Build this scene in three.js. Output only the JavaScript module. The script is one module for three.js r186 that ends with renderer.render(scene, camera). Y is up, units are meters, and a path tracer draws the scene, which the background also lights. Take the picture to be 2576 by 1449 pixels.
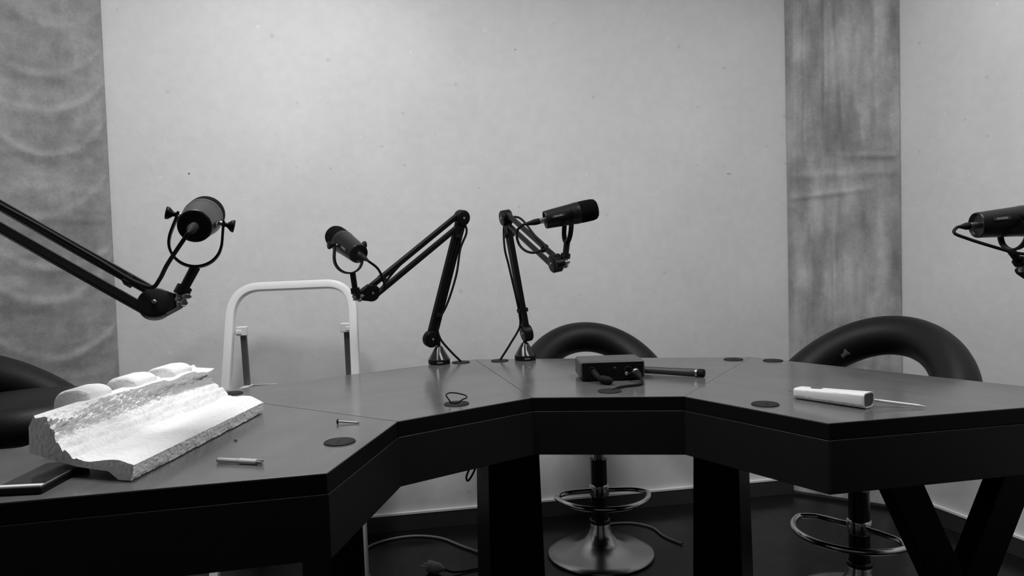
import * as THREE from 'three';
import { RoundedBoxGeometry } from 'three/addons/geometries/RoundedBoxGeometry.js';
import { mergeGeometries, toCreasedNormals, mergeVertices } from 'three/addons/utils/BufferGeometryUtils.js';
import { RectAreaLightUniformsLib } from 'three/addons/lights/RectAreaLightUniformsLib.js';

// ---------------------------------------------------------------- camera, lights, exposure
const scene = new THREE.Scene();
scene.background = new THREE.Color(0x000000);
const renderer = new THREE.WebGLRenderer({ antialias: true });
renderer.toneMapping = THREE.LinearToneMapping;
renderer.toneMappingExposure = 1.0;
renderer.shadowMap.enabled = true;
renderer.shadowMap.type = THREE.PCFSoftShadowMap;
const camera = new THREE.PerspectiveCamera(44.3, 2576 / 1449, 0.05, 30);
camera.rotation.order = 'YXZ';
camera.position.set(0, 1.1, 0);
camera.rotation.set(-2.152 * Math.PI / 180, 0, -1.685 * Math.PI / 180);
RectAreaLightUniformsLib.init();
const H = 2.7;                                   // room height
// two ceiling panels light the room: [x, z, width, depth, radiance]
const PANELS = [[-0.68, -1.60, 0.26, 0.9, 42], [1.05, -1.55, 0.6, 0.6, 19]];

// ---------------------------------------------------------------- helpers
const V = (x, y, z) => new THREE.Vector3(x, y, z);
const A3 = (p) => (p.isVector3 ? p.clone() : new THREE.Vector3(...p));
const taken = {};
function numbered(name) {
  if (!(name in taken)) { taken[name] = 0; return name; }
  return name + '_' + String(++taken[name]).padStart(3, '0');
}
const ORIGIN = new WeakMap();
function thing(name, label, category, origin = [0, 0, 0], group) {
  const g = new THREE.Group(); g.name = numbered(name);
  g.position.set(...origin); ORIGIN.set(g, V(...origin));
  g.userData = { label, category }; if (group) g.userData.group = group;
  scene.add(g); return g;
}
function part(name, geos, mat, parent, label) {  // geometry in world coordinates, put under its thing
  const g = Array.isArray(geos) ? join(geos) : geos;
  const o = ORIGIN.get(parent); g.translate(-o.x, -o.y, -o.z);
  const m = new THREE.Mesh(g, mat); m.name = numbered(name); m.castShadow = m.receiveShadow = true;
  if (label) m.userData.label = label;
  ORIGIN.set(m, o); parent.add(m); return m;
}
function structure(name, g, mat) {
  const m = new THREE.Mesh(g, mat); m.name = name; m.userData.kind = 'structure'; m.castShadow = m.receiveShadow = true;
  ORIGIN.set(m, V(0, 0, 0)); scene.add(m); return m;
}
function join(geos) {
  return mergeGeometries(geos.map((g) => { const n = g.index ? g.toNonIndexed() : g; for (const k of Object.keys(n.attributes)) if (!['position', 'normal', 'uv'].includes(k)) n.deleteAttribute(k); return n; }));
}
function frame(dir, up = V(0, 1, 0)) {           // matrix whose Y runs along dir and whose X is as near `up` x dir as it gets
  const y = dir.clone().normalize(); let x = up.clone().cross(y);
  if (x.lengthSq() < 1e-6) x = V(1, 0, 0).cross(y); if (x.lengthSq() < 1e-6) x = V(0, 0, 1).cross(y);
  x.normalize(); const z = x.clone().cross(y).normalize();
  return new THREE.Matrix4().makeBasis(x, y, z);
}
function rod(a, b, r1, r2 = r1, seg = 20) {
  a = A3(a); b = A3(b); const d = b.clone().sub(a);
  const g = new THREE.CylinderGeometry(r2, r1, d.length(), seg);
  g.applyMatrix4(frame(d)); const c = a.add(b).multiplyScalar(0.5); g.translate(c.x, c.y, c.z); return g;
}
function bar(a, b, w, t, up, rad = 0.002) {      // rounded square bar; w across, t along the up side
  a = A3(a); b = A3(b); const d = b.clone().sub(a);
  const g = new RoundedBoxGeometry(w, d.length(), t, 2, rad);
  g.applyMatrix4(frame(d, up)); const c = a.add(b).multiplyScalar(0.5); g.translate(c.x, c.y, c.z); return g;
}
function tube(pts, r, seg = 0, closed = false) {
  const c = new THREE.CatmullRomCurve3(pts.map(A3), closed, 'centripetal');
  return new THREE.TubeGeometry(c, seg || pts.length * 8, r, 10, closed);
}
function lathe(profile, at, dir = V(0, 1, 0), seg = 40) {   // profile [r, height along dir]
  const g = new THREE.LatheGeometry(profile.map(([r, y]) => new THREE.Vector2(Math.max(r, 1e-4), y)), seg);
  g.applyMatrix4(frame(dir)); at = A3(at); g.translate(at.x, at.y, at.z); return g;
}
function ball(at, r, sx = 1, sy = 1, sz = 1) { const g = new THREE.SphereGeometry(r, 18, 12); g.scale(sx, sy, sz); at = A3(at); g.translate(at.x, at.y, at.z); return g; }
function box(cx, cy, cz, w, h, d, r = 0.003, turn = 0) { const g = new RoundedBoxGeometry(w, h, d, 2, Math.min(r, w / 2.1, h / 2.1, d / 2.1)); g.rotateY(turn); g.translate(cx, cy, cz); return g; }
let seed = 7; const rnd = () => ((seed = (seed * 1664525 + 1013904223) >>> 0) / 4294967296);
function hash(x, y, s) { let n = (x * 374761393 + y * 668265263 + s * 974634777) | 0; n = Math.imul(n ^ (n >>> 13), 1274126177); return ((n ^ (n >>> 16)) >>> 0) / 4294967296; }
function vnoise(x, y, s = 0, px = 0, py = px) { // value noise, repeating after px, py cells when given
  const xi = Math.floor(x), yi = Math.floor(y); let fx = x - xi, fy = y - yi; fx = fx * fx * (3 - 2 * fx); fy = fy * fy * (3 - 2 * fy);
  const w = (a, p) => (p ? ((a % p) + p) % p : a);
  const a = hash(w(xi, px), w(yi, py), s), b = hash(w(xi + 1, px), w(yi, py), s), c = hash(w(xi, px), w(yi + 1, py), s), d = hash(w(xi + 1, px), w(yi + 1, py), s);
  return a + (b - a) * fx + (c - a) * fy + (a - b - c + d) * fx * fy;
}
function fbm(x, y, s, oct, px = 0, py = px) { let v = 0, a = 0.5, n = 0; for (let i = 0; i < oct; i++) { v += a * vnoise(x, y, s + i, px, py); n += a; a *= 0.5; x *= 2; y *= 2; px *= 2; py *= 2; } return v / n; }
function texture(size, fn, srgb, repeat) {       // fn(u, v) gives a grey from 0 to 1
  const d = new Uint8Array(size * size * 4);
  for (let j = 0; j < size; j++) for (let i = 0; i < size; i++) { const k = (j * size + i) * 4; d[k] = d[k + 1] = d[k + 2] = Math.max(0, Math.min(255, fn(i / size, j / size) * 255)); d[k + 3] = 255; }
  const t = new THREE.DataTexture(d, size, size); t.wrapS = t.wrapT = THREE.RepeatWrapping; t.magFilter = THREE.LinearFilter; t.minFilter = THREE.LinearMipmapLinearFilter; t.generateMipmaps = true;
  if (srgb) t.colorSpace = THREE.SRGBColorSpace; if (repeat) t.repeat.set(...repeat); t.needsUpdate = true; return t;
}
const grey = (v) => new THREE.Color().setRGB(v, v, v);
const std = (v, rough, extra = {}) => new THREE.MeshStandardMaterial({ color: grey(v), roughness: rough, ...extra });
const phys = (v, rough, extra = {}) => new THREE.MeshPhysicalMaterial({ color: grey(v), roughness: rough, ...extra });

// ---------------------------------------------------------------- materials
// painted plaster: faint trowel mottling, pits and specks
const wallMap = texture(1024, (u, v) => {
  let c = 0.90 + 0.06 * (fbm(u * 5, v * 5, 11, 4, 5) - 0.5) + 0.03 * (fbm(u * 60, v * 60, 15, 2, 60) - 0.5);
  const gx = u * 40, gy = v * 40, cx = Math.floor(gx), cy = Math.floor(gy); // sparse round pits and pale specks, one cell in eight
  if (hash(cx, cy, 21) > 0.90) { const dx = gx - cx - 0.3 - 0.4 * hash(cx, cy, 22), dy = (gy - cy - 0.3 - 0.4 * hash(cx, cy, 23)) * 1.3, r = 0.06 + 0.2 * Math.pow(hash(cx, cy, 24), 3), q = Math.hypot(dx, dy) / r; if (q < 1) c += (hash(cx, cy, 25) > 0.6 ? 0.05 : -0.075) * (1 - q * q); }
  return c;
}, true, [1 / 1.7, 1 / 1.7]);
const wallBump = texture(1024, (u, v) => 0.5 + 0.5 * (fbm(u * 10, v * 10, 41, 4, 10) - 0.5) + 0.35 * (fbm(u * 90, v * 90, 45, 3, 90) - 0.5), false, [1 / 1.7, 1 / 1.7]);
const M = {};
M.wall = std(0.86, 0.75, { map: wallMap, bumpMap: wallBump, bumpScale: 0.0016 });
M.darkWall = std(0.25, 0.9);
M.ceiling = std(0.75, 0.9);
M.skirting = std(0.03, 0.5);
M.floor = phys(0.008, 0.40, { specularIntensity: 0.5, bumpMap: texture(512, (u, v) => 0.5 + 0.4 * (fbm(u * 30, v * 8, 51, 3, 30, 8) - 0.5), false, [1, 1]), bumpScale: 0.001,
  roughnessMap: texture(512, (u, v) => 0.55 + 0.6 * (fbm(u * 12, v * 12, 55, 4, 12) - 0.3), false, [0.8, 0.8]) });
// worn dark laminate with a streaky grain
const deskMap = texture(1024, (u, v) => 0.62 + 0.07 * (fbm(u * 4, v * 40, 61, 4, 4, 40) - 0.5) + 0.09 * (fbm(u * 7, v * 11, 66, 4, 7, 11) - 0.5), true, [1.1, 1.1]);
const deskRough = texture(512, (u, v) => 0.60 + 0.22 * (fbm(u * 5, v * 24, 71, 4, 5, 24) - 0.5) + 0.30 * (fbm(u * 9, v * 9, 76, 3, 9) - 0.5), false, [1.1, 1.1]);
M.desk = phys(0.31, 0.31, { map: deskMap, roughnessMap: deskRough, bumpMap: deskRough, bumpScale: 0.0002 });
M.deskEdge = phys(0.006, 0.42, { specularIntensity: 0.3 });
M.apron = phys(0.010, 0.42, { bumpMap: deskRough, bumpScale: 0.0005, specularIntensity: 0.6 });
M.deskLeg = phys(0.003, 0.45, { specularIntensity: 0.2 });
M.grommet = phys(0.010, 0.6, { specularIntensity: 0.5 });
// creased dull cloth
const clothMap = (s, k) => texture(1024, (u, v) => 0.64 + 0.20 * (fbm(u * 5, v * 7, s, 5, 5, 7) - 0.5) + k * (fbm(u * 16, v * 3, s + 8, 4, 16, 3) - 0.5) + 0.10 * (fbm(u * 30, v * 24, s + 20, 3, 30, 24) - 0.5) + 0.06 * (fbm(u * 160, v * 160, s + 12, 2, 160) - 0.5), true, [1, 1]);
const weave = texture(512, (u, v) => 0.5 + 0.25 * Math.sin(u * 512 * 0.7854) * Math.sin(v * 512 * 0.7854) + 0.3 * (fbm(u * 40, v * 40, 88, 3, 40) - 0.5), false, [3, 3]);
M.clothLeft = std(0.72, 0.9, { map: clothMap(81, 0.14), bumpMap: weave, bumpScale: 0.0012 });
M.clothRight = std(0.92, 0.8, { map: clothMap(91, 0.34), bumpMap: weave, bumpScale: 0.0012 });
const leatherBump = texture(512, (u, v) => 0.5 + 0.5 * (fbm(u * 60, v * 60, 95, 3, 60) - 0.5), false, [6, 6]);
M.leather = phys(0.005, 0.46, { bumpMap: leatherBump, bumpScale: 0.0006, specularIntensity: 0.5 });
M.lining = std(0.16, 0.95);
M.chrome = phys(0.62, 0.16, { metalness: 1 });
M.chromeDark = phys(0.45, 0.24, { metalness: 1 });
M.black = phys(0.004, 0.42, { specularIntensity: 0.35 });
M.blackGloss = phys(0.012, 0.22, { specularIntensity: 0.9 });
M.rubber = phys(0.006, 0.7, { specularIntensity: 0.4 });
M.micBody = phys(0.007, 0.36, { specularIntensity: 0.65 });
const foamBall = texture(256, (u, v) => fbm(u * 40, v * 40, 101, 2, 40), false, [8, 8]);
M.windscreen = phys(0.003, 0.95, { specularIntensity: 0.2, bumpMap: foamBall, bumpScale: 0.002 });
M.silver = phys(0.62, 0.28, { metalness: 1 });
M.steel = phys(0.30, 0.35, { metalness: 1 });
const bead = texture(512, (u, v) => 0.5 + 0.9 * (vnoise(u * 90, v * 90, 111, 90) - 0.5) + 0.4 * (fbm(u * 30, v * 30, 115, 3, 30) - 0.5), false, [2.2, 2.2]);
M.foam = std(0.78, 0.85, { bumpMap: bead, bumpScale: 0.0022 });
M.foamSmooth = std(0.78, 0.7, { bumpMap: bead, bumpScale: 0.0007 });
M.whitePaint = phys(0.78, 0.35);
M.whitePlastic = phys(0.76, 0.38);
M.greyPlastic = std(0.10, 0.6);
M.legGrey = phys(0.085, 0.4);
M.screen = phys(0.012, 0.10, { specularIntensity: 0.7 });
M.phoneRim = phys(0.55, 0.25, { metalness: 0.9 });
M.interfaceCase = phys(0.055, 0.45);
M.wood = phys(0.075, 0.5, { map: texture(256, (u, v) => 0.7 + 0.4 * (fbm(u * 40, v * 4, 121, 3, 40, 4) - 0.5), true, [4, 4]) });
M.pegMat = std(0.86, 0.7, { bumpMap: bead, bumpScale: 0.001 });
M.plug = std(0.24, 0.55);
M.cableGrey = phys(0.20, 0.45);

// ---------------------------------------------------------------- the room: an octagon-like corner room seen from inside
const BL = [-1.523, -2.710], BR = [1.259, -3.212], CR = [1.630, -2.958], CL = [-1.87, -2.215];
const RR = [3.02, 1.6], LL = [-2.30, 1.6];
const ROOM = [BL, BR, CR, RR, LL, CL];
function slab(p0, p1, y0, y1, out, t) {          // wall between two floor points (inside face), thickness outward, uv in metres
  const d = V(p1[0] - p0[0], 0, p1[1] - p0[1]), len = d.length(); d.normalize();
  const g = new THREE.BoxGeometry(len + 0.0, y1 - y0, t);
  const pos = g.attributes.position, uv = g.attributes.uv;
  for (let i = 0; i < pos.count; i++) uv.setXY(i, pos.getX(i) + pos.getZ(i), pos.getY(i));
  const n = V(out[0], 0, out[1]); const x = d.clone(); const z = x.clone().cross(V(0, 1, 0)); const m = new THREE.Matrix4().makeBasis(x, V(0, 1, 0), z);
  g.applyMatrix4(m); const c = V((p0[0] + p1[0]) / 2, (y0 + y1) / 2, (p0[1] + p1[1]) / 2).addScaledVector(n, t / 2); g.translate(c.x, c.y, c.z); return g;
}
function outward(p0, p1) { let n = V(p1[1] - p0[1], 0, -(p1[0] - p0[0])).normalize(); const mid = V((p0[0] + p1[0]) / 2, 0, (p0[1] + p1[1]) / 2); if (n.dot(V(0.2, 0, -1).sub(mid)) > 0) n.negate(); return [n.x, n.z]; }
const ext = (p0, p1, e) => { const d = V(p1[0] - p0[0], 0, p1[1] - p0[1]).normalize(); return [[p0[0] - d.x * e, p0[1] - d.z * e], [p1[0] + d.x * e, p1[1] + d.z * e]]; };
function wall(name, p0, p1, mat) { const o = outward(p0, p1); const [a, b] = ext(p0, p1, 0.05); return structure(name, slab(a, b, 0, H, o, 0.12), mat); }
const wallBack = wall('wall_back', BL, BR, M.wall);
wall('wall_corner_right', BR, CR, M.wall); wall('wall_right', CR, RR, M.wall); wall('wall_front', RR, LL, M.darkWall);
wall('wall_left', LL, CL, M.wall); wall('wall_corner_left', CL, BL, M.wall);
function plate(y0, y1, mat, name) {
  const s = new THREE.Shape(ROOM.map(([x, z]) => new THREE.Vector2(x * 1.06, -z * 1.04))); const g = new THREE.ExtrudeGeometry(s, { depth: y1 - y0, bevelEnabled: false });
  g.rotateX(-Math.PI / 2); g.translate(0, y0, 0); return structure(name, g, mat);
}
plate(-0.1, 0, M.floor, 'floor'); plate(H, H + 0.12, M.ceiling, 'ceiling');
function skirting(name, p0, p1) { const o = outward(p0, p1); return structure(name, slab(p0, p1, 0.001, 0.068, [-o[0], -o[1]], 0.014), M.skirting); }
{ let k = 0; for (const [p0, p1] of [[BL, BR], [CR, RR]]) { const o = outward(p0, p1); structure('trim_' + (++k), slab(p0, p1, 0.068, 0.076, [-o[0], -o[1]], 0.016), M.whitePaint); } }   // pale bead along the skirting top
skirting('baseboard_back', BL, BR); skirting('baseboard_right', CR, RR); skirting('baseboard_left', LL, CL); skirting('baseboard_front', RR, LL);
{ // small nails and a chipped hole left in the plaster
  const nrm = V(0.1775, 0, 0.984);
  for (const [x, y, z] of [[0.041, 1.985, -2.992], [0.972, 1.463, -3.16], [0.981, 1.463, -3.161]]) part('nail', lathe([[0.0002, 0.004], [0.0022, 0.0035], [0.0024, 0.002], [0.0012, 0.001], [0.0012, -0.01]], [x, y, z], nrm, 12), M.silver, wallBack);
  part('plaster_chip', lathe([[0.0001, 0.0006], [0.0035, 0.0005], [0.0045, -0.001]], [-1.240, 1.477, -2.7613], nrm, 9), M.greyPlastic, wallBack, 'small dark chip in the plaster');
}

// cloth hung over the two slanted corners: a closed sheet whose folds are modelled
function drape(name, label, p0, p1, foldFn, mat) {
  const o = outward(p0, p1), inn = V(-o[0], 0, -o[1]); const d = V(p1[0] - p0[0], 0, p1[1] - p0[1]); const len = d.length(); d.normalize();
  const nx = 90, ny = 300, y0 = 0.012, y1 = H - 0.004; const pos = [], uv = [], idx = [];
  for (const back of [0, 1]) for (let j = 0; j <= ny; j++) for (let i = 0; i <= nx; i++) {
    const u = len * i / nx, y = y0 + (y1 - y0) * j / ny; const e = Math.min(1, Math.min(u, len - u) / 0.03);
    const h = back ? 0.0015 : 0.006 + e * Math.max(-0.002, foldFn(u, y, len));
    pos.push(p0[0] + d.x * u + inn.x * h, y, p0[1] + d.z * u + inn.z * h); uv.push(u, y);
  }
  const N = (nx + 1) * (ny + 1), id = (b, i, j) => b * N + j * (nx + 1) + i;
  const quad = (a, b, c, e) => idx.push(a, b, c, a, c, e);
  for (let j = 0; j < ny; j++) for (let i = 0; i < nx; i++) { quad(id(0, i, j), id(0, i + 1, j), id(0, i + 1, j + 1), id(0, i, j + 1)); quad(id(1, i, j), id(1, i, j + 1), id(1, i + 1, j + 1), id(1, i + 1, j)); }
  for (let j = 0; j < ny; j++) for (const i of [0, nx]) quad(id(0, i, j), id(1, i, j), id(1, i, j + 1), id(0, i, j + 1));
  for (let i = 0; i < nx; i++) for (const j of [0, ny]) quad(id(0, i, j), id(1, i, j), id(1, i + 1, j), id(0, i + 1, j));
  const g = new THREE.BufferGeometry(); g.setAttribute('position', new THREE.Float32BufferAttribute(pos, 3)); g.setAttribute('uv', new THREE.Float32BufferAttribute(uv, 2)); g.setIndex(idx); g.computeVertexNormals();
  const t = thing(name, label, 'curtain', [(p0[0] + p1[0]) / 2, 0, (p0[1] + p1[1]) / 2]); part('cloth', g, mat, t); return t;
}
const ga = (t, w) => Math.exp(-(t / w) * (t / w));
drape('wall_drape', 'wide grey creased cloth with sagging swag folds, hung at the left of the picture', CL, BL, (u, y) => {
  const c = 0.36, d = u - c; let h = 0.004 + 0.014 * fbm(u * 5, y * 4, 9, 4) + 0.0045 * fbm(u * 26, y * 30, 71, 3) + 0.004 * Math.pow(fbm(u * 9 + 2 * fbm(u * 3, y * 3, 72, 2), y * 40, 73, 2), 2);
  for (const [yc, k, w, a, du] of [[1.98, 3.0, 0.020, 0.006, 0.05], [1.80, 2.6, 0.018, 0.005, 0.0], [1.665, 2.6, 0.022, 0.011, 0.0], [1.515, 3.2, 0.020, 0.010, 0.02], [1.30, 2.4, 0.030, 0.008, -0.03], [1.12, 2.0, 0.022, 0.006, 0.04], [1.00, 2.8, 0.030, 0.009, 0.0], [0.80, 2.4, 0.026, 0.008, 0.03], [2.2, 2.5, 0.02, 0.007, 0], [2.45, 2.5, 0.025, 0.007, 0], [0.5, 2.4, 0.03, 0.007, 0]]) {
    const q = d - du, t = y - yc - k * q * q - 0.03 * (fbm(u * 6, y * 3, 40, 2) - 0.5); h += 1.25 * a * (t > 0 ? ga(t, w * 0.45) : ga(t, w * 1.5)) * (0.3 + 1.1 * fbm(u * 9, yc * 9, 44, 3)) * ga(q, 0.30);
  }
  for (const [uc, w, a] of [[0.12, 0.014, 0.006], [0.25, 0.010, 0.005], [0.45, 0.012, 0.006], [0.53, 0.012, 0.005]]) h += a * ga(u - uc - 0.06 * (y - 1.9), w) * Math.max(0, Math.min(1, (y - 1.55) * 3)) * (0.3 + fbm(y * 5, uc * 20, 47, 2));
  return h;
}, M.clothLeft);
drape('wall_drape', 'narrow grey creased cloth panel with vertical wrinkles, hung behind the right-hand stool', BR, CR, (u, y) => {
  let h = 0.004 + 0.010 * fbm(u * 7, y * 5, 17, 4) + 0.005 * fbm(u * 34, y * 14, 75, 3);
  for (const [uc, w, a, k, y0, y1] of [[0.04, 0.010, 0.006, 0, 1.5, 2.7], [0.085, 0.012, 0.010, 0.01, 1.45, 2.7], [0.17, 0.014, 0.012, 0.0, 1.6, 2.7], [0.235, 0.016, 0.008, -0.05, 1.5, 2.7], [0.30, 0.020, 0.010, -0.12, 1.4, 2.4], [0.37, 0.018, 0.012, -0.02, 1.5, 2.7], [0.10, 0.016, 0.007, 0, 0, 1.35], [0.19, 0.014, 0.010, -0.01, 0, 1.33], [0.235, 0.014, 0.010, 0, 0, 1.2], [0.33, 0.018, 0.007, 0, 0, 1.3]])
    h += 1.5 * a * ga(u - uc - k * (y - 1.7) - 0.02 * (fbm(y * 3, uc * 9, 61, 2) - 0.5), w) * Math.max(0, Math.min(1, (y - y0) * 6)) * Math.max(0, Math.min(1, (y1 - y) * 6)) * (0.4 + 0.9 * fbm(y * 4, uc * 31, 63, 2));
  h += 0.008 * ga(y - 1.345 - 0.05 * u, 0.012) * Math.max(0, Math.min(1, (0.36 - u) * 8)) + 0.009 * ga(y - 1.535 + 0.10 * u, 0.010) * Math.max(0, Math.min(1, (u - 0.20) * 8)) + 0.006 * ga(y - 1.44 + 0.03 * u, 0.02);
  return h;
}, M.clothRight);

// ---------------------------------------------------------------- ceiling light panels (above the picture)
for (const [i, [x, z, w, d, e]] of PANELS.entries()) {
  const t = thing('ceiling_light', i ? 'square ceiling light panel over the right side of the room' : 'narrow ceiling light panel over the left half of the desk', 'light', [x, H, z]);
  part('frame', [box(x, H - 0.02, z - d / 2 - 0.01, w + 0.04, 0.04, 0.02), box(x, H - 0.02, z + d / 2 + 0.01, w + 0.04, 0.04, 0.02), box(x - w / 2 - 0.01, H - 0.02, z, 0.02, 0.04, d), box(x + w / 2 + 0.01, H - 0.02, z, 0.02, 0.04, d)], M.whitePaint, t);
  const dm = new THREE.MeshStandardMaterial({ color: grey(0.8), emissive: grey(1), emissiveIntensity: 2 });
  part('diffuser', box(x, H - 0.012, z, w, 0.016, d), dm, t);
  const l = new THREE.RectAreaLight(0xffffff, e, w, d); l.position.set(x, H - 0.045, z); l.lookAt(x, 0, z); l.name = 'panel_light'; scene.add(l);
}

// ---------------------------------------------------------------- the desk: four segments of half an octagon
const TOP = 0.75, TH = 0.034, AP = 0.112;
const IN = [[-0.324, -1.190], [-0.265, -1.571], [0.043, -1.802], [0.424, -1.760], [0.640, -1.436]];
const OUT = [[-1.085, -1.020], [-0.915, -1.998], [-0.141, -2.549], [0.810, -2.406], [1.400, -1.584]];
const desk = thing('desk', 'large dark segmented desk curving round like half an octagon, grey top with black sides', 'desk', [0.1, 0, -1.8]);
function polyPrism(pts, y0, y1, dir, bevel) {
  const s = new THREE.Shape(pts.map(([x, z]) => new THREE.Vector2(x, -z)));
  const g = new THREE.ExtrudeGeometry(s, { depth: y1 - y0 - 2 * bevel, bevelEnabled: bevel > 0, bevelThickness: bevel, bevelSize: bevel, bevelOffset: -bevel, bevelSegments: 2 });
  g.rotateX(-Math.PI / 2); g.translate(0, y0 + bevel, 0);
  const p = g.attributes.position, uv = g.attributes.uv;
  for (let i = 0; i < p.count; i++) uv.setXY(i, p.getX(i) * dir[0] + p.getZ(i) * dir[1], -p.getX(i) * dir[1] + p.getZ(i) * dir[0]);
  return g;
}
function shrink(a, b, m) { return [a[0] + (b[0] - a[0]) * m, a[1] + (b[1] - a[1]) * m]; }
for (let k = 0; k < 4; k++) {
  const d = V(IN[k + 1][0] - IN[k][0], 0, IN[k + 1][1] - IN[k][1]).normalize(), gap = k === 2 || k === 3 ? 0.0004 : 0.0014;
  const sh = (p, i) => (i === 0 && k > 0 ? [p[0] + d.x * gap, p[1] + d.z * gap] : i === 1 && k < 3 ? [p[0] - d.x * gap, p[1] - d.z * gap] : p);
  const quad = [sh(IN[k], 0), sh(IN[k + 1], 1), sh(OUT[k + 1], 1), sh(OUT[k], 0)];
  const top = part('desktop', polyPrism(quad, TOP - 0.003, TOP, [d.x, d.z], 0.0008), M.desk, desk, k === 0 ? 'grey laminate desktop segment' : undefined);
  part('core_board', polyPrism(quad, TOP - TH, TOP - 0.003, [d.x, d.z], 0), M.deskEdge, top);
}
function boardAlong(a, b, y0, y1, t, off) {      // upright board, outer face `off` outside the line a-b
  const d = V(b[0] - a[0], 0, b[1] - a[1]).normalize(); let n = V(d.z, 0, -d.x); const mid = V((a[0] + b[0]) / 2, 0, (a[1] + b[1]) / 2);
  const cen = V(0.10, 0, -2.05); return { d, n, mid, cen, a, b, y0, y1, t, off };
}
function board(a, b, y0, y1, t, off, sign) {
  const d = V(b[0] - a[0], 0, b[1] - a[1]); const len = d.length(); d.normalize(); const n = V(d.z, 0, -d.x).multiplyScalar(sign);
  const g = new RoundedBoxGeometry(len + 2 * Math.max(0, off), y1 - y0, t, 2, 0.0015); g.applyMatrix4(new THREE.Matrix4().makeBasis(d, V(0, 1, 0), d.clone().cross(V(0, 1, 0))));
  const c = V((a[0] + b[0]) / 2, (y0 + y1) / 2, (a[1] + b[1]) / 2).addScaledVector(n, off - t / 2); g.translate(c.x, c.y, c.z); return g;
}
const AY1 = TOP - TH - 0.0015, AY0 = AY1 - AP;
for (let k = 0; k < 4; k++) part('apron', board(IN[k], IN[k + 1], AY0, AY1, 0.022, 0.0035, -1), M.apron, desk);
for (let k = 0; k < 4; k++) part('apron', board(OUT[k], OUT[k + 1], AY0, AY1, 0.022, -0.002, 1), M.apron, desk);
part('end_panel', board(OUT[0], IN[0], AY0, AY1, 0.022, 0.0035, -1), M.apron, desk);
part('end_panel', board(IN[4], OUT[4], AY0, AY1, 0.022, 0.0035, -1), M.apron, desk);
// tapered pedestals under the seams, crossed boards under the right wing
function pedestal(c, dir, w, dp, grow) {
  const g = new THREE.BoxGeometry(dp, AY1, w, 1, 6, 1); const p = g.attributes.position;
  for (let i = 0; i < p.count; i++) { const f = (0.5 - p.getY(i) / AY1); p.setXYZ(i, p.getX(i) * (1 + grow * f), p.getY(i), p.getZ(i) * (1 + grow * f)); }
  g.computeVertexNormals(); g.rotateY(Math.atan2(-dir[1], dir[0])); g.translate(c[0], AY1 / 2 + 0.001, c[1]); return g;
}
part('pedestal', pedestal([-0.028, -1.98], [-0.24, -0.97], 0.138, 0.16, 0.16), M.deskLeg, desk);
part('pedestal', pedestal([0.592, -2.03], [0.5, -0.85], 0.12, 0.12, 0.2), M.deskLeg, desk);
part('pedestal', pedestal([-0.46, -1.72], [-0.84, -0.55], 0.10, 0.10, 0.1), M.deskLeg, desk);
part('pedestal', pedestal([-0.86, -1.20], [-1, 0.1], 0.12, 0.3, 0.1), M.deskLeg, desk);
for (const s of [-1, 1]) { // crossed boards
  const c = V(1.035, 0, -1.65), r = V(0.977, 0, -0.2);
  part('leg', bar(c.clone().addScaledVector(r, s * 0.225).setY(AY1 - 0.01), c.clone().addScaledVector(r, -s * 0.115).setY(0.005).addScaledVector(V(0.2, 0, 0.977), s * 0.0), 0.085, 0.05 + 0.004 * s, V(-0.2, 0, -0.977), 0.004), M.deskLeg, desk);
}
// round cable caps let into the top
for (const [x, z] of [[-0.352, -1.397], [-0.146, -1.744], [0.249, -1.853], [0.581, -1.634], [0.733, -2.354], [0.846, -2.302], [-0.187, -2.477], [-0.051, -2.489], [-0.800, -1.985]]) {
  const c = part('cable_cap', lathe([[0.0001, 0.0032], [0.024, 0.0034], [0.0245, 0.0026], [0.026, 0.0026], [0.0265, 0.0036], [0.030, 0.0030], [0.0315, 0.0008], [0.0315, -0.01]], [x, TOP, z]), M.grommet, desk);
  part('cap_slot', box(x, TOP + 0.0034, z + 0.011, 0.002, 0.0012, 0.02, 0.0004), M.rubber, c);
}

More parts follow.
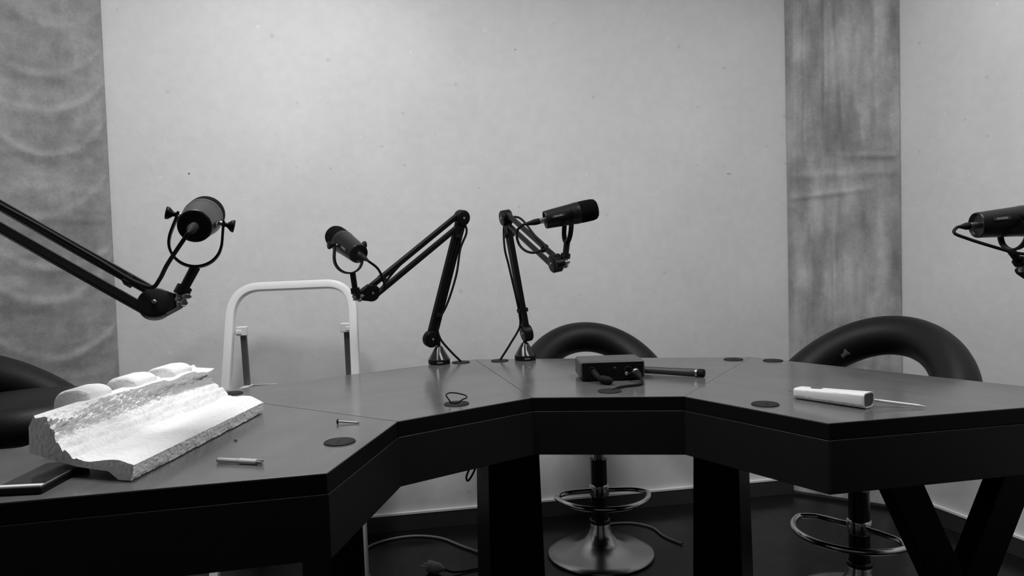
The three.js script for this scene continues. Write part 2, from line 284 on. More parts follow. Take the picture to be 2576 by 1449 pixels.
// ---------------------------------------------------------------- bar stools
function makeStool(label, group) {
  const t = thing('bar_stool', label, 'stool', [0, 0, 0], group);   // faces +z
  part('base', lathe([[0.193, 0.001], [0.198, 0.006], [0.194, 0.013], [0.170, 0.019], [0.125, 0.027], [0.085, 0.040], [0.058, 0.060], [0.044, 0.085], [0.038, 0.110], [0.036, 0.120], [0.0345, 0.121]], [0, 0, 0], V(0, 1, 0), 72), M.chromeDark, t, 'round trumpet-shaped chrome base');
  part('column', [rod([0, 0.118, 0], [0, 0.36, 0], 0.031, 0.031, 32), lathe([[0.035, 0.118], [0.038, 0.122], [0.038, 0.132], [0.033, 0.136]], [0, 0, 0])], M.blackGloss, t);
  part('gas_lift', rod([0, 0.355, 0], [0, 0.490, 0], 0.022, 0.022, 28), M.chromeDark, t);
  const ring = []; ring.push([-0.028, 0.245, 0.012]); ring.push([-0.13, 0.243, 0.022]);
  for (let a = -86; a <= 86; a += 8.6) { const r = a * Math.PI / 180; ring.push([0.168 * Math.sin(r), 0.242, 0.045 + 0.165 * Math.cos(r)]); }
  ring.push([0.13, 0.243, 0.022]); ring.push([0.028, 0.245, 0.012]);
  part('foot_ring', [tube(ring, 0.0095, 140), lathe([[0.030, 0.222], [0.036, 0.226], [0.036, 0.262], [0.030, 0.266]], [0, 0, 0])], M.chrome, t);
  part('seat', lathe([[0.0001, 0.594], [0.10, 0.592], [0.17, 0.583], [0.196, 0.565], [0.203, 0.540], [0.201, 0.518], [0.190, 0.497], [0.17, 0.487], [0.0001, 0.484]], [0, 0, -0.005], V(0, 1, 0), 56), M.leather, t);
  // padded roll running round the back, sloping down to both arms
  const R = 0.248, r0 = 0.060, pts = []; for (let a = -96; a <= 96; a += 4) { const q = a * Math.PI / 180; pts.push(V(R * Math.sin(q), 0.787 - 0.215 * (1 - Math.cos(q)), -R * Math.cos(q))); }
  const c = new THREE.CatmullRomCurve3(pts); const g = new THREE.TubeGeometry(c, 150, r0, 28);
  const p = g.attributes.position, nseg = 151, rs = 29, v = V(0, 0, 0), cc = V(0, 0, 0);
  for (let i = 0; i < nseg; i++) { const u = i / 150, e = Math.min(u, 1 - u) / 0.07, k = e < 1 ? Math.sqrt(Math.max(0, 1 - (1 - e) * (1 - e))) : 1; c.getPointAt(u, cc); for (let j = 0; j < rs; j++) { v.fromBufferAttribute(p, i * rs + j).sub(cc).multiplyScalar(Math.max(0.02, k)).add(cc); p.setXYZ(i * rs + j, v.x, v.y, v.z); } }
  g.computeVertexNormals(); part('backrest', g, M.leather, t);
  return t;
}
const STOOLS = [
  ['black padded bar stool straight behind the small recorder box, slim chrome foot ring in view', 0.302, -2.600, 0.08, 0],
  ['black padded bar stool at the right with a torn patch on its backrest', 1.060, -2.175, -0.95, 0.0],
  ['black padded bar stool at the left edge behind the white foam piece', -1.29, -1.86, 1.40, 0.195]];
const stool0 = makeStool(STOOLS[0][0], 'black padded bar stools round the desk');
STOOLS.forEach(([label, x, z, turn, lift], i) => {
  const s = i ? stool0.clone() : stool0; if (i) { s.name = numbered('bar_stool'); scene.add(s); }
  s.userData = { label, category: 'stool', group: 'black padded bar stools round the desk' };
  s.position.set(x, 0, z); s.rotation.y = turn;
  if (i) s.children.forEach((ch) => { if (['seat', 'backrest'].some((n) => ch.name.startsWith(n))) ch.position.y = ch.name.startsWith('seat') ? lift : lift * 0.28; if (ch.name.startsWith('gas_lift')) ch.position.y = lift * 0.8; });
  if (i === 1) { const b = s.children.find((ch) => ch.name.startsWith('backrest')); b.scale.setScalar(1.10); b.position.set(-0.0226, -0.052, -0.028); }
  s.updateMatrixWorld(true); ORIGIN.set(s, V(0, 0, 0));
  if (i === 1) { // tear in the cover, pale lining showing
    const back = s.children.find((ch) => ch.name.startsWith('backrest')); const pos = back.geometry.attributes.position; const nor = back.geometry.attributes.normal;
    const fr = TEAR(pos, nor); const g = fr; const m = new THREE.Mesh(g, M.lining); m.name = 'torn_patch'; m.userData.label = 'pale lining showing through a torn patch'; m.position.y = 0; m.castShadow = m.receiveShadow = true; back.add(m);
  }
});
function TEAR(pos, nor) {                        // a ragged little flap following the roll, 1 mm proud of it
  const a0 = -35.524 * Math.PI / 180, out = [[-0.0050, 0.0212], [0.0009, 0.0108], [0.0114, 0.0005], [0.0160, -0.0102], [0.0165, -0.0294], [0.0049, -0.0179], [-0.0115, -0.0106], [-0.0182, -0.0008], [-0.0233, 0.0125], [-0.0126, 0.0116], [-0.0111, 0.0194]];
  const R = 0.248, r0 = 0.060; const at = (du, dv) => { // du along the roll, dv round it
    const q = a0 + du / R, th = -0.32 + dv / r0; const c = V(R * Math.sin(q), 0.787 - 0.215 * (1 - Math.cos(q)), -R * Math.cos(q));
    const inn = V(-Math.sin(q), 0, Math.cos(q)), up = V(0, 1, 0); const n = inn.multiplyScalar(Math.cos(th)).addScaledVector(up, Math.sin(th)); return c.addScaledVector(n, r0 + 0.0012); };
  const P = [at(0, 0)], idx = []; for (const [u, v] of out) P.push(at(u, v)); for (const [u, v] of out) { const p = at(u, v); P.push(p.clone()); }
  const arr = []; P.forEach((p) => arr.push(p.x, p.y, p.z)); const n = out.length; for (let i = 0; i < n; i++) idx.push(0, 1 + i, 1 + (i + 1) % n);
  const g = new THREE.BufferGeometry(); g.setAttribute('position', new THREE.Float32BufferAttribute(arr, 3)); g.setAttribute('uv', new THREE.Float32BufferAttribute(new Array(P.length * 2).fill(0), 2)); g.setIndex(idx); g.computeVertexNormals(); return g;
}

// ---------------------------------------------------------------- white step ladder behind the desk
{
  const t = thing('step_ladder', 'white folding step ladder with a hoop handrail standing behind the desk', 'ladder', [-0.79, 0, -2.55]);
  const foot = [[-1.036, 0.004, -2.345], [-0.536, 0.004, -2.39]];
  const path = []; const l0 = A3(foot[0]), r0 = A3(foot[1]);
  const TLc = V(-1.032, 1.032, -2.610), TRc = V(-0.594, 1.037, -2.630);
  const seg = (a, b, n) => { for (let i = 0; i < n; i++) path.push(a.clone().lerp(b, i / n)); };
  const bend = (a, c, b, n) => { for (let i = 0; i < n; i++) { const s = i / n; path.push(a.clone().multiplyScalar((1 - s) * (1 - s)).addScaledVector(c, 2 * s * (1 - s)).addScaledVector(b, s * s)); } };
  const la = TLc.clone().lerp(l0, 0.11), lb = TLc.clone().lerp(TRc, 0.24), rb = TRc.clone().lerp(TLc, 0.22), ra = TRc.clone().lerp(r0, 0.10);
  seg(l0, la, 8); bend(la, TLc, lb, 14); seg(lb, rb, 6); bend(rb, TRc, ra, 14); seg(ra, r0, 8); path.push(r0);
  // flat rounded tube swept along the hoop
  const nrm = TRc.clone().sub(TLc).cross(l0.clone().sub(TLc)).normalize(); if (nrm.z < 0) nrm.negate();
  const prof = []; for (const [cx, cz, a0] of [[0.0105, 0.011, 0], [-0.0105, 0.011, 90], [-0.0105, -0.011, 180], [0.0105, -0.011, 270]]) for (let a = 0; a <= 90; a += 30) { const q = (a0 + a) * Math.PI / 180; prof.push([cx + 0.0045 * Math.cos(q), cz + 0.0045 * Math.sin(q)]); }
  const pos = [], idx = [], uv = [], n = prof.length;
  path.forEach((p, i) => { const tg = path[Math.min(i + 1, path.length - 1)].clone().sub(path[Math.max(i - 1, 0)]).normalize(); const w = nrm.clone().cross(tg).normalize(); prof.forEach(([a, b], j) => { const q = p.clone().addScaledVector(w, a).addScaledVector(nrm, b); pos.push(q.x, q.y, q.z); uv.push(j / n, i / 10); }); });
  for (let i = 0; i < path.length - 1; i++) for (let j = 0; j < n; j++) { const a = i * n + j, b = i * n + (j + 1) % n, c = a + n, e = b + n; idx.push(a, b, e, a, e, c); }
  const g = new THREE.BufferGeometry(); g.setAttribute('position', new THREE.Float32BufferAttribute(pos, 3)); g.setAttribute('uv', new THREE.Float32BufferAttribute(uv, 2)); g.setIndex(idx); g.computeVertexNormals();
  part('hoop_frame', toCreasedNormals(g, 0.5), M.whitePaint, t, 'white flat tube hoop frame');
  const B = [[-1.000, 0.872, -2.612], [-0.622, 0.872, -2.635]], F = [[-1.03, 0.004, -2.765], [-0.655, 0.004, -2.825]];
  B.forEach((b, i) => {
    part('bracket', [box(b[0] - 0.003, b[1], b[2], 0.036, 0.034, 0.03, 0.004), box(b[0] + (i ? 0.02 : -0.02), b[1] - 0.003, b[2] + 0.012, 0.04, 0.016, 0.012, 0.003)], M.whitePlastic, t, 'white plastic bracket');
    const top = V(b[0], b[1] - 0.012, b[2] - 0.004), f = A3(F[i]);
    part('rear_leg', bar(top, f, 0.022, 0.016, V(0, 0, 1), 0.004), M.legGrey, t, 'grey rear leg tube');
    part('foot_cap', box(f.x, 0.016, f.z, 0.03, 0.03, 0.026, 0.004), M.rubber, t);
    part('foot_cap', box(foot[i][0], 0.02, foot[i][2], 0.042, 0.038, 0.03, 0.004), M.greyPlastic, t);
  });
  for (const [y, zf, d] of [[0.664, -2.530, 0.15], [0.45, -2.478, 0.15], [0.225, -2.412, 0.15]]) {
    const f = (1.05 - y) / 1.05, w = 0.44 + 0.12 * f, cx = -0.80;
    const st = part('step', box(cx, y - 0.012, zf - d / 2 + 0.01, w - 0.05, 0.024, d, 0.006), M.whitePaint, t);
    part('tread', box(cx, y + 0.0005, zf - d / 2 + 0.01, w - 0.12, 0.003, d - 0.05, 0.001), M.greyPlastic, st);
  }
}

// ---------------------------------------------------------------- broken white foam cornice on the desk
const FOAM_NEAR = [[-0.646, 0.752, -1.171], [-0.639, 0.779, -1.169], [-0.671, 0.786, -1.179], [-0.743, 0.781, -1.202], [-0.784, 0.799, -1.215], [-0.803, 0.818, -1.221], [-0.804, 0.835, -1.221], [-0.819, 0.859, -1.226], [-0.846, 0.854, -1.234], [-0.859, 0.833, -1.238], [-0.860, 0.787, -1.238], [-0.803, 0.777, -1.220], [-0.757, 0.769, -1.206], [-0.692, 0.765, -1.186], [-0.672, 0.752, -1.179]];
const FOAM_FAR = [[-0.614, 0.752, -1.703], [-0.610, 0.777, -1.702], [-0.639, 0.790, -1.711], [-0.700, 0.794, -1.730], [-0.721, 0.812, -1.737], [-0.749, 0.827, -1.745], [-0.763, 0.838, -1.750], [-0.740, 0.864, -1.743], [-0.800, 0.866, -1.760], [-0.835, 0.845, -1.772], [-0.838, 0.790, -1.772], [-0.780, 0.782, -1.752], [-0.730, 0.772, -1.738], [-0.668, 0.768, -1.720], [-0.648, 0.752, -1.712]];
{
  const t = thing('foam_moulding', 'broken piece of white foam cornice moulding lying on the left of the desk', 'foam piece', [-0.73, TOP, -1.45]);
  const SUB = 9, NS = 150; const np = FOAM_NEAR.length; const pos = [], uv = [], idx = []; const RN = np * SUB;
  const smooth = (P, i, f) => { // rounded only where the cove is
    const a = A3(P[i]), b = A3(P[(i + 1) % np]); if ([2, 3, 4].includes(i)) { const p0 = A3(P[i - 1]), p3 = A3(P[(i + 2) % np]); return new THREE.CatmullRomCurve3([p0, a, b, p3]).getPoint((1 + f) / 3); } return a.lerp(b, f); };
  for (let s = 0; s <= NS; s++) { const k = s / NS; for (let i = 0; i < np; i++) for (let f = 0; f < SUB; f++) {
    const ff = f / SUB, q = smooth(FOAM_NEAR, i, ff).lerp(smooth(FOAM_FAR, i, ff), k); const w = i + ff;
    let e = 0; if (w > 5.2 && w < 7.1) e = 0.011; else if (w < 1.0) e = 0.0035; else if (w >= 1 && w < 5.2) e = 0.0008;
    if (e) { const edge = Math.min(1, Math.min(w - 5.2 + 0.4, 7.1 - w + 0.1)); const nz = fbm(k * 26, w * 3.2, 201, 4) - 0.5, nz2 = fbm(k * 90, w * 9, 208, 3) - 0.5; const amp = w > 5.2 ? e * Math.max(0.15, edge) : e;
      q.x += amp * (nz * 1.6 + nz2 * 0.9); q.y += amp * (nz2 * 0.9 + nz * 0.5) * (w < 1 ? (w > 0.15 ? 1 : 0) : 1); }
    if (w > 6.6 && w < 8.0) q.y -= 0.012 * Math.max(0, fbm(k * 9, 3.1, 215, 2) - 0.45) * 2;      // bites out of the ridge
    if (w > 2.4 && w < 5.3) { // long broken grooves and worn hollows of the moulding
      const ed = Math.min(1, (w - 2.4) / 0.5, (5.3 - w) / 0.3), g1 = (c, d, a, sd) => Math.exp(-Math.pow((w - c + d * k + 0.25 * (fbm(k * 7, c, sd, 2) - 0.5)) / 0.11, 2)) * a * Math.max(0, fbm(k * 5, c * 3, sd + 3, 3) * 3.2 - 0.8);
      q.y -= ed * (g1(4.75, 0.5, 0.010, 220) + g1(4.15, 0.45, 0.010, 226) + g1(3.55, 0.3, 0.006, 232) + 0.006 * Math.max(0, fbm(k * 6, w * 1.5, 240, 3) - 0.45) + 0.0022 * fbm(k * 55, w * 6, 244, 3)); }
    if (q.y < TOP + 0.0008) q.y = TOP + 0.0008;
    pos.push(q.x, q.y, q.z); uv.push(w * 0.03, k * 0.55); } }
  for (let s = 0; s < NS; s++) for (let i = 0; i < RN; i++) { const a = s * RN + i, b = s * RN + (i + 1) % RN, c = a + RN, d = b + RN; idx.push(a, c, d, a, d, b); }
  const body = new THREE.BufferGeometry(); body.setAttribute('position', new THREE.Float32BufferAttribute(pos, 3)); body.setAttribute('uv', new THREE.Float32BufferAttribute(uv, 2)); body.setIndex(idx);
  const caps = [];
  for (const s of [0, NS]) { // flat cut ends
    const c2 = [], p3 = []; for (let i = 0; i < RN; i++) { const o = (s * RN + i) * 3; p3.push(pos[o], pos[o + 1], pos[o + 2]); c2.push(new THREE.Vector2(-pos[o], pos[o + 1])); }
    const tri = THREE.ShapeUtils.triangulateShape(c2, []); const gi = []; for (const [a, b, c] of tri) s ? gi.push(a, b, c) : gi.push(a, c, b);
    const g = new THREE.BufferGeometry(); g.setAttribute('position', new THREE.Float32BufferAttribute(p3, 3)); g.setAttribute('uv', new THREE.Float32BufferAttribute(c2.flatMap((p) => [p.x, p.y]), 2)); g.setIndex(gi); caps.push(g.toNonIndexed());
  }
  const all = mergeGeometries([body.toNonIndexed(), ...caps]); part('moulding', toCreasedNormals(all, 0.7), M.foam, t);
  // rounded blocks standing up along the back of the broken ridge
  for (const [k, len] of [[0.30, 0.052], [0.565, 0.056], [0.81, 0.06]]) {
    const c = A3(FOAM_NEAR[7]).lerp(A3(FOAM_FAR[7]), k), d = A3(FOAM_FAR[8]).sub(A3(FOAM_NEAR[8])).normalize();
    const sh = new THREE.Shape(); const w = 0.070, h = 0.014; sh.moveTo(-w, -0.045); sh.lineTo(0, -0.03); sh.lineTo(0.002, h * 0.1); sh.quadraticCurveTo(-0.004, h * 0.9, -0.024, h); sh.lineTo(-w * 0.62, h * 0.92); sh.quadraticCurveTo(-w * 0.98, h * 0.7, -w, -0.016);
    const g = new THREE.ExtrudeGeometry(sh, { depth: len, bevelEnabled: true, bevelThickness: 0.010, bevelSize: 0.005, bevelOffset: -0.003, bevelSegments: 5, curveSegments: 12 });
    g.translate(0, 0, -len / 2); const m = new THREE.Matrix4().makeBasis(V(0, 1, 0).cross(d).negate().normalize(), V(0, 1, 0), d); if (m.elements[0] < 0) m.makeBasis(V(0, 1, 0).cross(d).normalize(), V(0, 1, 0), d);
    g.applyMatrix4(m); g.translate(c.x - 0.020, c.y + 0.003, c.z); part('block', toCreasedNormals(g, 0.9), M.foamSmooth, t);
  }
}

// ---------------------------------------------------------------- boom arms, microphones, cables
function boomArm(label, base, j1, elbow, j3, mount, opt = {}) {
  base = A3(base); j1 = A3(j1); elbow = A3(elbow); j3 = A3(j3); mount = A3(mount);
  const t = thing('boom_arm', label, 'microphone arm', base.toArray());
  const side = elbow.clone().sub(j1).cross(j3.clone().sub(elbow)).normalize(); if (side.z < 0) side.negate(); // axle direction
  const B = base;
  const foot = part('foot', lathe([[0.0005, 0.062], [0.011, 0.062], [0.013, 0.059], [0.0365, 0.018], [0.0375, 0.0155]], B, V(0, 1, 0), 8), M.blackGloss, t, 'faceted cone foot');
  part('foot_ring', lathe([[0.0375, 0.0155], [0.038, 0.014], [0.038, 0.002], [0.037, 0.0005], [0.0005, 0.0005]], B, V(0, 1, 0), 40), M.black, foot);
  part('foot_plate', box(B.x + 0.006, B.y + 0.008, B.z + 0.0375, 0.02, 0.006, 0.002, 0.0005), M.greyPlastic, foot, 'small pale plate on the foot');
  part('post', rod([B.x, B.y + 0.058, B.z], [B.x, j1.y + 0.004, B.z], 0.0065, 0.0065, 16), M.black, t);
  const joint = (c, r, th) => part('joint', lathe([[0.0001, -th / 2], [r - 0.004, -th / 2], [r, -th / 2 + 0.004], [r, th / 2 - 0.004], [r - 0.004, th / 2], [0.0001, th / 2]], c, side, 40), M.black, t);
  const bolt = (c, th, p) => part('bolt', lathe([[0.0001, 0.003], [0.003, 0.0028], [0.0046, 0.001], [0.0046, -0.001]], c.clone().addScaledVector(side, th / 2), side, 14), M.steel, p);
  const th = opt.th || 0.032;
  const c1 = V(j1.x, j1.y, j1.z), m1 = joint(c1, opt.r1 || 0.030, th); bolt(c1, th, m1);
  const m2 = joint(elbow, opt.r2 || 0.0275, th + 0.004); bolt(elbow, th + 0.004, m2);
  const m3 = joint(j3, opt.r3 || 0.028, th); bolt(j3, th, m3);
  // tapering head plate reaching from the last joint to the microphone mount
  { const ex = mount.clone().sub(j3), Lm = ex.length(); ex.normalize(); ex.addScaledVector(side, -ex.dot(side)).normalize(); const ey = side.clone().cross(ex), ra = (opt.r3 || 0.028) * 0.98, rb = 0.013, q = Math.acos(Math.min(0.99, (ra - rb) / Lm));
    const sh = new THREE.Shape(); for (let a = q; a <= 2 * Math.PI - q + 0.01; a += (2 * Math.PI - 2 * q) / 24) sh[a === q ? 'moveTo' : 'lineTo'](ra * Math.cos(a), ra * Math.sin(a)); for (let a = -q; a <= q + 0.01; a += q / 6) sh.lineTo(Lm * 0.8 + rb * Math.cos(a), rb * Math.sin(a));
    const g = new THREE.ExtrudeGeometry(sh, { depth: th * 0.72, bevelEnabled: true, bevelThickness: 0.002, bevelSize: 0.002, bevelOffset: -0.002, bevelSegments: 2 }); g.translate(0, 0, -th * 0.36); g.applyMatrix4(new THREE.Matrix4().makeBasis(ex, ey, side)); g.translate(j3.x, j3.y, j3.z); part('head_plate', g, M.black, t); }
  const pair = (a, b, gap, w) => { const d = b.clone().sub(a).normalize(); const off = side.clone().cross(d).normalize(); for (const s of [-1, 1]) part('arm_tube', bar(a.clone().addScaledVector(off, s * gap).addScaledVector(d, 0.012), b.clone().addScaledVector(off, s * gap).addScaledVector(d, -0.012), w, w, off, 0.003), M.black, t); return off; };
  pair(c1, elbow, opt.gapLow || 0.0095, 0.0180); const off = pair(elbow, j3, opt.gapUp || 0.0155, opt.w || 0.0165);
  const d3 = j3.clone().sub(elbow); const top = off.y > 0 ? 1 : -1;
  for (const f of opt.straps || [0.86]) { const c = elbow.clone().addScaledVector(d3, f).addScaledVector(off, top * 0.0155); const dd = d3.clone().normalize(); part('cable_strap', bar(c.clone().addScaledVector(dd, -0.008), c.clone().addScaledVector(dd, 0.008), 0.021, 0.021, off, 0.002), M.rubber, t); }
  for (const f of opt.lowStraps || [0.2, 0.85]) { const d1 = elbow.clone().sub(c1), c = c1.clone().addScaledVector(d1, f), dd = d1.clone().normalize(); part('cable_strap', bar(c.clone().addScaledVector(dd, -0.007), c.clone().addScaledVector(dd, 0.007), 0.036, 0.022, off, 0.002), M.rubber, t); }
  // silver swivel with a wing screw
  const sw = part('swivel', [rod(mount.clone().add(V(0, -0.014, 0)), mount.clone().add(V(0, 0.010, 0)), 0.0085, 0.0085, 16), ball(mount, 0.010, 1.1, 0.8, 1.1)], M.steel, t, 'silver swivel');
  const ws = mount.clone().addScaledVector(side, 0.010).add(V(0.010, -0.004, 0));
  part('wing_screw', [rod(mount, ws, 0.0035), ball(ws.clone().add(V(0.004, 0.006, 0)), 0.008, 1.2, 0.7, 0.45), ball(ws.clone().add(V(-0.002, -0.006, 0)), 0.008, 1.0, 0.8, 0.45)], M.steel, sw);
  return t;
}
const plateTex = (() => { const c = document.createElement('canvas'); c.width = 256; c.height = 64; const x = c.getContext('2d'); x.fillStyle = '#3a3a3a'; x.fillRect(0, 0, 256, 64); x.fillStyle = '#a8a8a8'; x.font = 'bold 54px sans-serif'; x.textAlign = 'center'; x.textBaseline = 'middle'; x.fillText('SHURE', 128, 34, 236); const t = new THREE.CanvasTexture(c); t.colorSpace = THREE.SRGBColorSpace; return t; })();
M.badge = new THREE.MeshStandardMaterial({ color: 0xffffff, map: plateTex, roughness: 0.45 });
function microphone(label, pivot, front, axis, stemTop, collar, sc = 1) {
  pivot = A3(pivot); const X = A3(front).normalize(); let Z = axis ? A3(axis) : X.clone().cross(V(0, 1, 0)); Z.addScaledVector(X, -Z.dot(X)).normalize(); const Y = Z.clone().cross(X).normalize();
  const t = thing('microphone', label, 'microphone', pivot.toArray()); const P = (x, y, z) => pivot.clone().addScaledVector(X, x * sc).addScaledVector(Y, y * sc).addScaledVector(Z, z * sc), S = (q) => q.map(([r, h]) => [r * sc, h * sc]);
  // body: tapering to the rear, with a lip round the recessed back
  part('body', lathe(S([[0.0001, -0.074], [0.022, -0.074], [0.0245, -0.0745], [0.0255, -0.080], [0.0285, -0.080], [0.0293, -0.076], [0.0325, -0.02], [0.0345, 0.016], [0.0355, 0.020], [0.0355, 0.034], [0.0345, 0.037], [0.0001, 0.037]]), pivot, X, 44), M.micBody, t);
  part('windscreen', lathe(S([[0.0335, 0.034], [0.0352, 0.036], [0.0356, 0.060], [0.0350, 0.080], [0.0325, 0.090], [0.0265, 0.0955], [0.012, 0.0975], [0.0001, 0.098]]), pivot, X, 44), M.windscreen, t, 'black foam windscreen');
  for (const s of [-1, 1]) { // printed side plates, standing a little off the taper
    const g = new THREE.BoxGeometry(0.040, 0.0085, 0.0012); g.applyMatrix4(new THREE.Matrix4().makeBasis(X.clone().multiplyScalar(s), Y, Z.clone().multiplyScalar(s))); const c = P(-0.040, 0.004, s * 0.0320); g.translate(c.x, c.y, c.z); part('name_plate', g, M.badge, t, 'pale lettered plate');
  }
  // yoke: a flat strip bent to a U, hung on two wing knobs
  const st = A3(stemTop), col = A3(collar); const dn = st.clone().sub(pivot); dn.addScaledVector(Z, -dn.dot(Z)); const L = dn.length(); dn.normalize(); const fw = Z.clone().cross(dn).normalize();
  const hw = 0.0475, pts = []; const add = (z, d) => pts.push(pivot.clone().addScaledVector(Z, z).addScaledVector(dn, d));
  add(-0.042, -0.006); add(-0.0435, 0.008); add(-0.0475, L * 0.42); for (let a = 180; a >= 0; a -= 12) { const q = a * Math.PI / 180; add(hw * Math.cos(q), L * 0.5 + L * 0.5 * Math.sin(q)); } add(0.0475, L * 0.42); add(0.0435, 0.008); add(0.042, -0.006);
  const curve = new THREE.CatmullRomCurve3(pts), np = 80, w = 0.0068, th = 0.0024, pos = [], idx = [], uv = [];
  for (let i = 0; i <= np; i++) { const p = curve.getPointAt(i / np), tg = curve.getTangentAt(i / np), nn = fw.clone().cross(tg).normalize(); for (const [a, b] of [[-w, -th], [w, -th], [w, th], [-w, th]]) { const q = p.clone().addScaledVector(fw, a).addScaledVector(nn, b); pos.push(q.x, q.y, q.z); uv.push(a, i); } }
  for (let i = 0; i < np; i++) for (let j = 0; j < 4; j++) { const a = i * 4 + j, b = i * 4 + (j + 1) % 4; idx.push(a, b, b + 4, a, b + 4, a + 4); } idx.push(0, 2, 1, 0, 3, 2); const e = np * 4; idx.push(e, e + 1, e + 2, e, e + 2, e + 3);
  const g = new THREE.BufferGeometry(); g.setAttribute('position', new THREE.Float32BufferAttribute(pos, 3)); g.setAttribute('uv', new THREE.Float32BufferAttribute(uv, 2)); g.setIndex(idx); g.computeVertexNormals(); const yoke = part('yoke', toCreasedNormals(g, 0.6), M.black, t);
  for (const s of [-1, 1]) { part('knob', lathe([[0.0001, 0.0], [0.0045, 0.0], [0.0045, 0.006], [0.006, 0.008], [0.0115, 0.014], [0.0125, 0.016], [0.0125, 0.020], [0.0001, 0.021]], P(0, 0, s * 0.041), Z.clone().multiplyScalar(s), 20), M.black, yoke);
    part('washer', rod(P(0, 0, s * 0.033), P(0, 0, s * 0.041), 0.0055, 0.0055, 16), M.steel, yoke); }
  part('stem', [rod(st, col, 0.0095, 0.0088, 20), rod(st.clone().lerp(col, 0.72), col, 0.0145, 0.0145, 20)], M.black, t);
  return { rear: P(-0.080, 0, 0), X };
}
function micCable(label, m, pts, skip = 0, k = 1) { // k shortens the boot
  const t = thing('microphone_cable', label, 'cable', m.rear.toArray()); const b = m.X.clone().negate();
  const at = (d) => m.rear.clone().addScaledVector(b, d);
  const pl = part('plug_sleeve', rod(at(-0.006), at(0.018), 0.0085, 0.0085, 20), M.silver, t, 'silver plug sleeve');
  part('plug_boot', lathe([[0.0001, 0.016], [0.0085, 0.016], [0.0092, 0.016 + 0.008 * k], [0.0088, 0.016 + 0.018 * k], [0.0055, 0.016 + 0.036 * k], [0.0038, 0.016 + 0.044 * k], [0.0001, 0.016 + 0.044 * k]], m.rear, b, 20), M.rubber, pl);
  part('lead', tube([at(0.012 + 0.043 * k).toArray(), at(0.020 + 0.046 * k).toArray(), ...pts.slice(skip)], 0.0039, pts.length * 12), M.rubber, t);
  return t;
}
// left microphone, seen from behind, its arm coming in from beyond the left edge
boomArm('black boom arm reaching in from the left edge over the foam piece', [-1.02, TOP, -1.14], [-1.035, 0.845, -1.16], [-1.052, 1.261, -1.36], [-0.687, 1.038, -1.36], [-0.641, 1.045, -1.365], { gapUp: 0.0185, straps: [0.84], r3: 0.031, th: 0.024, w: 0.0185 });
const micA = microphone('black microphone at the left seen from behind, rear end towards the viewer', [-0.614, 1.201, -1.41], [-0.038, 0.030, -0.135], [0.093, -0.027, 0.0], [-0.620, 1.107, -1.39], [-0.641, 1.055, -1.368], 1.06);
micCable('black microphone cable curving down from the left microphone to its arm', micA, [[-0.628, 1.114, -1.295], [-0.662, 1.085, -1.33], [-0.683, 1.071, -1.345], [-0.715, 1.080, -1.35], [-0.79, 1.127, -1.352], [-0.901, 1.196, -1.352], [-0.975, 1.240, -1.352], [-1.05, 1.290, -1.352], [-1.085, 1.25, -1.34], [-1.075, 1.05, -1.24], [-1.06, 0.86, -1.15], [-1.06, 0.755, -1.10]]);
// middle pair
boomArm('black boom arm bent to the left beside the step ladder hoop', [-0.262, TOP, -2.464], [-0.287, 0.839, -2.46], [-0.167, 1.256, -2.46], [-0.455, 1.013, -2.28], [-0.500, 1.004, -2.255], { straps: [0.86], th: 0.026, gapUp: 0.0175 });
const micB = microphone('black microphone pointing away to the upper left above the step ladder', [-0.519, 1.167, -2.25], [-0.095, 0.058, -0.118], null, [-0.505, 1.078, -2.25], [-0.499, 1.012, -2.255], 1.05);
micCable('black microphone cable of the left-pointing middle microphone, running down its arm to a desk cap', micB, [[-0.412, 1.088, -2.19], [-0.403, 1.053, -2.22], [-0.405, 1.022, -2.25], [-0.425, 1.014, -2.27], [-0.385, 1.080, -2.330], [-0.280, 1.182, -2.420], [-0.178, 1.255, -2.480], [-0.152, 1.215, -2.470], [-0.175, 1.150, -2.462], [-0.192, 1.060, -2.46], [-0.229, 0.955, -2.46], [-0.257, 0.904, -2.46], [-0.264, 0.876, -2.46], [-0.255, 0.838, -2.46], [-0.220, 0.790, -2.47], [-0.186, 0.752, -2.480]]);
boomArm('black boom arm bent to the right in front of the bare wall', [0.040, TOP, -2.500], [0.047, 0.845, -2.50], [-0.014, 1.253, -2.48], [0.134, 1.091, -2.13], [0.161, 1.093, -2.105], { straps: [0.80], gapUp: 0.0185, w: 0.0140 });
const micC = microphone('black microphone pointing right in front of the bare wall, silver plug in its back', [0.175, 1.234, -2.12], [0.156, 0.030, -0.022], null, [0.168, 1.152, -2.115], [0.161, 1.105, -2.107], 0.92);
micCable('black microphone cable looping under the right-pointing microphone and down its arm to a desk cap', micC, [[0.021, 1.192, -2.12], [0.019, 1.172, -2.12], [0.026, 1.149, -2.12], [0.043, 1.131, -2.11], [0.064, 1.124, -2.10], [0.088, 1.129, -2.115], [0.106, 1.137, -2.14], [0.078, 1.180, -2.26], [0.026, 1.250, -2.42], [-0.018, 1.240, -2.50], [-0.022, 1.150, -2.490], [-0.010, 1.090, -2.49], [0.002, 1.030, -2.49], [0.015, 0.965, -2.49], [0.024, 0.910, -2.50], [0.024, 0.870, -2.50], [-0.010, 0.812, -2.49], [-0.050, 0.752, -2.492]]);
